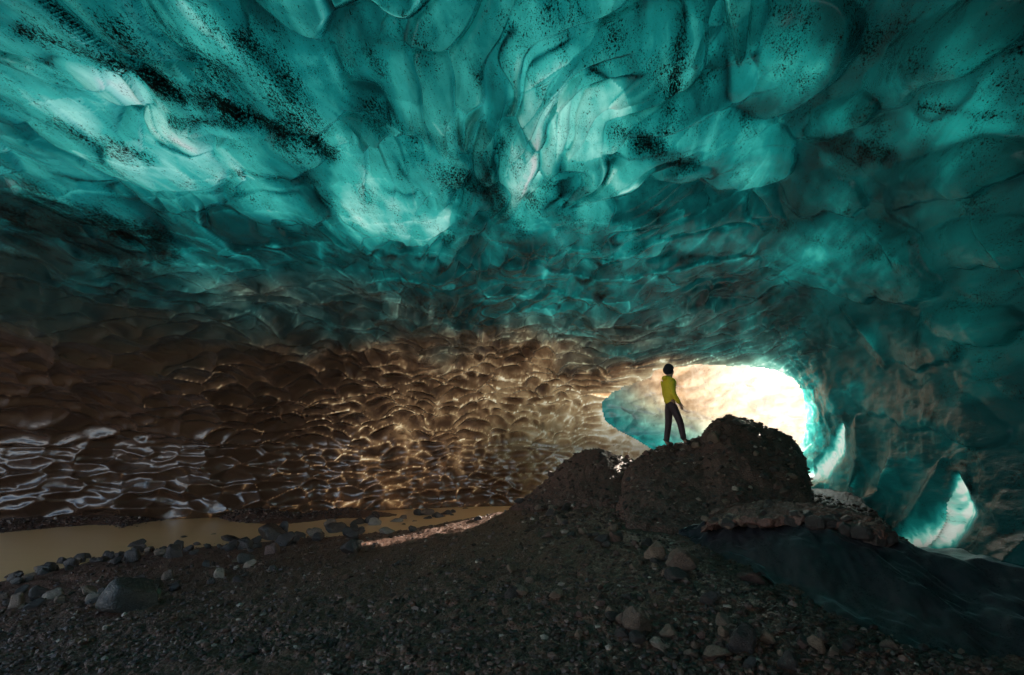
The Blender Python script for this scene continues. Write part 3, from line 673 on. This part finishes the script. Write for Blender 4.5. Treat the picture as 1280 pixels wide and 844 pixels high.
rock(943,730,40,18,'red','long reddish stone lying alone at the edge of the dark ice shelf',rot=.25)
rock(801,794,42,34,'tan','rounded tan boulder in the centre of the lower right gravel slope',k=0,cat='boulder',name='boulder',rot=.1,sink=.2)
rock(797,806,24,16,'dark','dark stone tucked under the front of the rounded tan boulder')
rock(838,798,24,20,'tan','tan stone close to the right of the rounded tan boulder')
rock(826,811,28,16,'pale','pale edged stone below and right of the rounded tan boulder')
rock(871,815,17,14,'tan','small tan cube-like stone between the pale edged stone and the long low stone')
rock(899,824,36,16,'tan','long low tan stone near the bottom of the photo')
rock(935,818,46,38,'dark','large dark half buried rock at the lower right',k=3,sink=.35)
rock(963,808,28,20,'tan','tan stone leaning on the right of the large dark half buried rock')
rock(907,786,26,20,'tan','tan stone above and left of the large dark half buried rock')
rock(990,840,28,30,'dark','upright dark stone at the bottom edge, right of centre')
rock(940,838,22,16,'green','greenish stone at the bottom edge under the large dark half buried rock')
rock(1117,812,24,16,'tan','lone stone far out in the lower right corner')
rock(890,756,26,18,'dark','dark stone halfway between the largest tan boulder and the large half buried rock')
rock(921,614,11,7,'pale','bright pale pebble on the front of the big mound, left of a pair',name='pebble',cat='pebble')
rock(938,612,9,5,'pale','bright pale pebble on the front of the big mound, right of a pair',name='pebble',cat='pebble')
rock(945,633,12,5,'pale','bright pale flat pebble low on the big mound above the ledge',name='pebble',cat='pebble')
rock(975,612,18,12,'red','reddish stone on the right flank of the big mound')
rock(958,600,14,9,'dark','dark stone just above the reddish stone on the flank of the big mound')
rock(896,554,26,18,'tan','tan block on the crest of the big mound, right of the person')
rock(873,560,15,10,'tan','small tan stone at the toe of the person\'s front boot')
rock(928,534,26,14,'dark','dark block crowning the top of the big mound')
# the rest of the stones along the river and on the slope
def scatter(pts, n, w, kinds, label, group, jx=6, jy=4, flat=.65, name='stone', cat='stone'):
    P = np.array(pts, float); sg = np.hypot(*np.diff(P, axis=0).T); cum = np.r_[0, np.cumsum(sg)]
    for _ in range(n):
        u = random.uniform(0, cum[-1]); x = np.interp(u, cum, P[:, 0]) + random.gauss(0, jx); y = np.interp(u, cum, P[:, 1]) + random.gauss(0, jy)
        ww = random.uniform(*w) * (1.0 if random.random() < .7 else 1.35)
        rock(x, y, ww, ww * random.uniform(flat - .15, flat + .2), random.choice(kinds), label + ', ' + ('left end', 'left part', 'centre', 'right part', 'right end')[min(4, int(5 * u / cum[-1]))], group, name=name, cat=cat)
scatter([(0,730),(80,708),(150,694),(215,690),(270,684),(320,684)], 70, (8, 19), ['dark','dark','dark','tan','green'], '@ stone in the row along the near river bank', 'stones lining the near river bank', 6, 4)
scatter([(320,684),(400,672),(470,662),(530,652),(600,640),(660,628)], 46, (8, 18), ['dark','dark','tan'], '@ stone between the river bend and the small mound', 'stones between the river bend and the small mound', 8, 4)
scatter([(0,760),(60,745),(120,748),(220,735),(330,705)], 34, (9, 18), ['tan','dark','pale','green'], '@ stone in the gravel around the large greenish boulder', 'stones around the large greenish boulder', 16, 7)
scatter([(690,655),(740,665),(790,680),(830,700),(870,720)], 30, (9, 18), ['dark','tan','dark','red'], '@ stone on the slope in front of the big mound', 'stones on the slope in front of the big mound', 16, 10)
scatter([(640,740),(740,775),(820,790),(900,800),(990,815),(1090,825)], 34, (9, 22), ['dark','tan','dark','red'], '@ loose stone on the lower right gravel slope', 'stones on the lower right slope', 24, 12)
scatter([(690,604),(730,575),(760,580),(790,585)], 12, (7, 13), ['dark','red'], '@ broken stone on the smaller gravel mound', 'stones on the smaller mound', 8, 7)
scatter([(800,590),(880,560),(950,570),(990,590),(960,625),(900,630)], 32, (6, 13), ['dark','red','tan'], '@ stone stuck in the big gravel mound', 'stones in the big gravel mound', 14, 9)
def on_ledge(n, fr=(0, .95), sr=(.03, .075)):
    for _ in range(n):
        i = random.randint(15, 245); f = random.uniform(*fr); P = L0[i] + (L1[i] - L0[i]) * f; s_ = random.uniform(*sr)
        o = bpy.data.objects.new('stone', random.choice(PROTO[random.choice(['dark', 'dark', 'dark', 'tan'])])); COL.objects.link(o)
        o.scale = (s_ * 1.3, s_, s_ * .8); o.rotation_euler = (0, 0, random.uniform(0, 6)); o.location = (P[0], P[1], P[2] + (.05 if sr[0] < .05 else 0) + .06 * math.sin(math.pi * f)); tag(o, ('bigger stone at the front edge of' if s_ > .075 else 'small stone lying on') + ' the gravel ledge, ' + ('left end', 'left part', 'centre', 'right part', 'right end')[min(4, i * 5 // 260)], 'stone', 'stones on the gravel ledge')
on_ledge(24)
on_ledge(34, (.8, 1.0), (.06, .13))
# gravel: countless small stones, one object
def gravel(n, name, label, region, smin, smax, mat):
    bm = bmesh.new(); bmesh.ops.create_icosphere(bm, subdivisions=1, radius=1.0); BV = np.array([v.co[:] for v in bm.verts]); BF = np.array([[v.index for v in f.verts] for f in bm.faces]); bm.free()
    x, y = region(n); z = ground_z(x, y); ok = z > -0.04; x, y, z = x[ok], y[ok], z[ok]; n = len(x)
    rr = np.hypot(x, y); s_ = smin * (smax / smin) ** (rng.random(n) ** 2.2)
    a = rng.random(n) * 6.28; ca, sa = np.cos(a), np.sin(a)
    L = BV[None] * (1 + rng.normal(0, .16, (n, len(BV), 1))) * (s_[:, None, None] * np.stack([rng.uniform(.9, 1.4, n), rng.uniform(.6, 1, n), rng.uniform(.4, .8, n)], 1)[:, None])
    X_ = L[..., 0] * ca[:, None] - L[..., 1] * sa[:, None]; Y_ = L[..., 0] * sa[:, None] + L[..., 1] * ca[:, None]
    Vv = np.stack([X_ + x[:, None], Y_ + y[:, None], L[..., 2] + (z + s_ * .12)[:, None]], -1).reshape(-1, 3)
    F = (BF[None] + (np.arange(n) * len(BV))[:, None, None]).reshape(-1, 3)
    tone = np.repeat(rng.random(n), len(BV))
    o = link(name, rawmesh(name, Vv, F, dict(tone=tone), smooth=False), mat); tag(o, label, 'gravel', kind='stuff')
m = NT('pebbles'); t_ = m.attr('tone')
col = m.ramp(t_, [(0.0, (.016, .009, .006)), (.45, (.042, .021, .013)), (.8, (.085, .043, .027)), (.96, (.13, .078, .052)), (1.0, (.30, .24, .19))])
MPEB = m.out(m.n('BsdfPrincipled', Base__Color=col, Roughness=0.58))
def reg_floor(n):
    py = rng.uniform(625, 850, n); px = rng.uniform(-20, 1240, n); d = pdir(px, py); zz = np.where(px < 400, .4, .75); t = (zz - CAMZ) / np.minimum(d[:, 2], -.05); return d[:, 0] * t, d[:, 1] * t
def reg_mound(n): return rng.uniform(.2, 7, n), rng.uniform(8, 14, n)
def reg_shore(n):
    u = rng.uniform(-22, 2, n); nn = rng.uniform(17.9, 19.7, n); return u * .927 - nn * .375 + 3 * 0, u * .375 + nn * .927
gravel(26000, 'gravel', 'loose wet pebbles covering the cave floor', reg_floor, .007, .040, MPEB)
gravel(5000, 'gravel', 'rubble covering the two gravel mounds', reg_mound, .015, .06, MPEB)
gravel(9000, 'gravel', 'glistening pebbles on the far bank below the ice wall', reg_shore, .02, .06, MPEB)

# ------------------------------------------------------------------ PERSON on the big mound, facing right
def skin(name, verts, edges, root, mat, parent=None, sub=2):
    me = bpy.data.meshes.new(name); me.from_pydata([v[:3] for v in verts], edges, [])
    o = bpy.data.objects.new(name, me); COL.objects.link(o); o.modifiers.new('s', 'SKIN'); 
    for i, v in enumerate(verts):
        sk = me.skin_vertices[0].data[i]; r_ = v[3]; sk.radius = r_ if isinstance(r_, tuple) else (r_, r_); sk.use_root = (i == root)
    ss_ = o.modifiers.new('u', 'SUBSURF'); ss_.levels = sub; ss_.render_levels = sub
    dg = bpy.context.evaluated_depsgraph_get(); me2 = bpy.data.meshes.new_from_object(o.evaluated_get(dg)); o.modifiers.clear(); o.data = me2
    me2.name = name; me2.polygons.foreach_set('use_smooth', [True] * len(me2.polygons)); me2.materials.clear(); me2.materials.append(mat)
    if parent: o.parent = parent
    return o
def cloth(name, c, rough=.8, k=12):
    m = NT(name); n_ = m.noise(m.pos(), k, 5, .6); b = m.n('Bump', Strength=.7, Distance=.03, Height=n_)
    return m.out(m.n('BsdfPrincipled', Base__Color=m.mixc(n_, tuple(v * .75 for v in c), c), Roughness=rough, Normal=b))
ppx, ppy, ppz, ppt = hit(841, 566)
ppy = 11.35; ppx = aty(842, 556, ppy)[0]; gz0 = float(ground_z(ppx - .1, ppy)[0]); gz1 = float(ground_z(ppx + .24, ppy)[0]); dz = max(-.05, min(.22, gz1 - gz0))
per = bpy.data.objects.new('person', None); COL.objects.link(per); per.location = (ppx, ppy, gz0 + .03); per.rotation_euler = (0, 0, R(8))
tag(per, 'person in yellow green hooded jacket standing on the big gravel mound', 'person')
skinM = cloth('skin', (0.35, 0.20, 0.14), .6, 6)
V_ = []; E_ = []
def av(x, y, z, r, p=None):
    V_.append((x, y, z, r)); i = len(V_) - 1
    if p is not None: E_.append((p, i))
    return i
pel = av(-.02, 0, .95, (.13, .10)); sp1 = av(-.03, 0, 1.12, (.125, .09), pel); sp2 = av(-.02, 0, 1.30, (.15, .10), sp1); sp3 = av(-.02, 0, 1.44, (.10, .08), sp2)
nk = av(0, 0, 1.53, .055, sp3); hd0 = av(.015, 0, 1.60, (.075, .075), nk); hd1 = av(.02, 0, 1.68, (.085, .095), hd0); hd2 = av(.01, 0, 1.755, (.055, .06), hd1)
av(.11, 0, 1.645, .016, hd1)
J = {}
for sd_ in (-1, 1):
    fwd = sd_ < 0     # near side (towards the camera, -y) leg steps forward
    hp = av(-.01, .09 * sd_, .90, .085, pel)
    if sd_ < 0: kn = av(.14, .10 * sd_, .50 + dz * .6, .058, hp); an = av(.20, .10 * sd_, .09 + dz, .042, kn); to = av(.33, .11 * sd_, .05 + dz, (.03, .025), an)
    else: kn = av(-.04, .10 * sd_, .50, .058, hp); an = av(-.12, .10 * sd_, .09, .042, kn); to = av(.03, .11 * sd_, .05, (.03, .025), an)
    J[sd_] = (hp, kn, an, to)
    sh = av(-.02, .17 * sd_, 1.42, .06, sp3); elb = av(-.05 if sd_ < 0 else -.02, .24 * sd_, 1.14, .045, sh); wr = av(.10 if sd_ < 0 else .12, .22 * sd_, .92, .028, elb)
    pm = av(.135 if sd_ < 0 else .155, .215 * sd_, .86, (.035, .02), wr)
    for f, (dx_, ln_) in enumerate(((.03, .062), (.012, .07), (-.006, .065), (-.022, .05))):
        k1 = av(V_[pm][0] + dx_, .215 * sd_, .86 - ln_ * .55, .009, pm); av(V_[pm][0] + dx_ + .01, .205 * sd_, .86 - ln_ * 1.15, .0075, k1)
    th = av(V_[pm][0] + .035, .20 * sd_, .885, .011, wr); av(V_[pm][0] + .058, .192 * sd_, .85, .009, th)
    J[(sd_, 'a')] = (sh, elb, wr)
body = skin('body', V_, E_, pel, skinM, per)
def sub(idx, rad, edges, name, mat, sb=2):
    vs_ = [(*V_[i][:3], r_) for i, r_ in zip(idx, rad)]; return skin(name, vs_, edges, 0, mat, per, sb)
jm = cloth('yellow_green_fabric', (0.80, 0.60, 0.02), .7, 8); tm = cloth('dark_trouser_fabric', (0.055, 0.03, 0.035), .85); bmm = cloth('boot_leather', (0.035, 0.025, 0.02), .6); hm_ = cloth('dark_knit', (0.012, 0.014, 0.02), .9, 30)
a_, b_ = J[(-1, 'a')], J[(1, 'a')]
jk = skin('jacket', [(-.02, 0, .90, (.165, .135)), (-.03, 0, 1.08, (.16, .125)), (-.02, 0, 1.28, (.185, .135)), (-.02, 0, 1.43, (.13, .11)), (-.005, 0, 1.51, (.085, .085))] +
     [(*V_[i][:3], r_) for i, r_ in zip(a_, (.082, .066, .046))] + [(*V_[i][:3], r_) for i, r_ in zip(b_, (.082, .066, .046))], [(0, 1), (1, 2), (2, 3), (3, 4), (3, 5), (5, 6), (6, 7), (3, 8), (8, 9), (9, 10)], 0, jm, per)
skin('hood', [(-.10, -.07, 1.50, .045), (-.13, 0, 1.52, .062), (-.10, .07, 1.50, .045), (.02, .085, 1.50, .036), (.02, -.085, 1.50, .036)], [(0, 1), (1, 2), (2, 3), (0, 4)], 1, jm, jk, 2)
h0, k0, n0, _t = J[-1]; h1, k1_, n1, _t1 = J[1]
skin('trousers', [(-.02, 0, 1.02, (.115, .125)), (-.02, 0, .93, (.12, .13))] + [(*V_[i][:3], r_) for i, r_ in zip((h0, k0, n0), (.098, .078, .062))] + [(*V_[i][:3], r_) for i, r_ in zip((h1, k1_, n1), (.098, .078, .062))], [(0, 1), (1, 2), (2, 3), (3, 4), (1, 5), (5, 6), (6, 7)], 1, tm, per)
for q_ in (-1, 1):
    an_, to_ = V_[J[q_][2]], V_[J[q_][3]]
    skin('boot', [(an_[0] - .01, an_[1], an_[2] + .08, .062), (an_[0] - .03, an_[1], an_[2] - .02, (.068, .065)), (an_[0] + .07, an_[1], an_[2] - .03, (.06, .06)), (to_[0] + .02, to_[1], to_[2] + .01, (.055, .052))], [(0, 1), (1, 2), (2, 3)], 1, bmm, per)
def cap(name, c, rad, cut, mat, tilt):
    bm = bmesh.new(); bmesh.ops.create_uvsphere(bm, u_segments=28, v_segments=20, radius=1.0)
    bmesh.ops.bisect_plane(bm, geom=bm.verts[:] + bm.edges[:] + bm.faces[:], plane_co=(0, 0, cut), plane_no=(0, 0, -1), clear_outer=True)
    for v in bm.verts: v.co = Vector((v.co.x * rad[0], v.co.y * rad[1], v.co.z * rad[2]))
    for f in bm.faces: f.smooth = True
    me = bpy.data.meshes.new(name); bm.to_mesh(me); bm.free(); o = link(name, me, mat, per); o.location = c; o.rotation_euler = (0, tilt, 0)
    so_ = o.modifiers.new('t', 'SOLIDIFY'); so_.thickness = .012; so_.offset = 1; return o
cap('beanie', (.005, 0, 1.70), (.106, .094, .122), -.05, hm_, R(-12))
cap('hair', (-.012, 0, 1.675), (.096, .090, .110), -.62, hm_, R(-62))
for sd_ in (-1, 1):
    bm = bmesh.new(); bmesh.ops.create_uvsphere(bm, u_segments=12, v_segments=8, radius=.012); me = bpy.data.meshes.new('eye'); bm.to_mesh(me); bm.free()
    e = link('eye', me, hm_, per); e.location = (.085, .032 * sd_, 1.675)
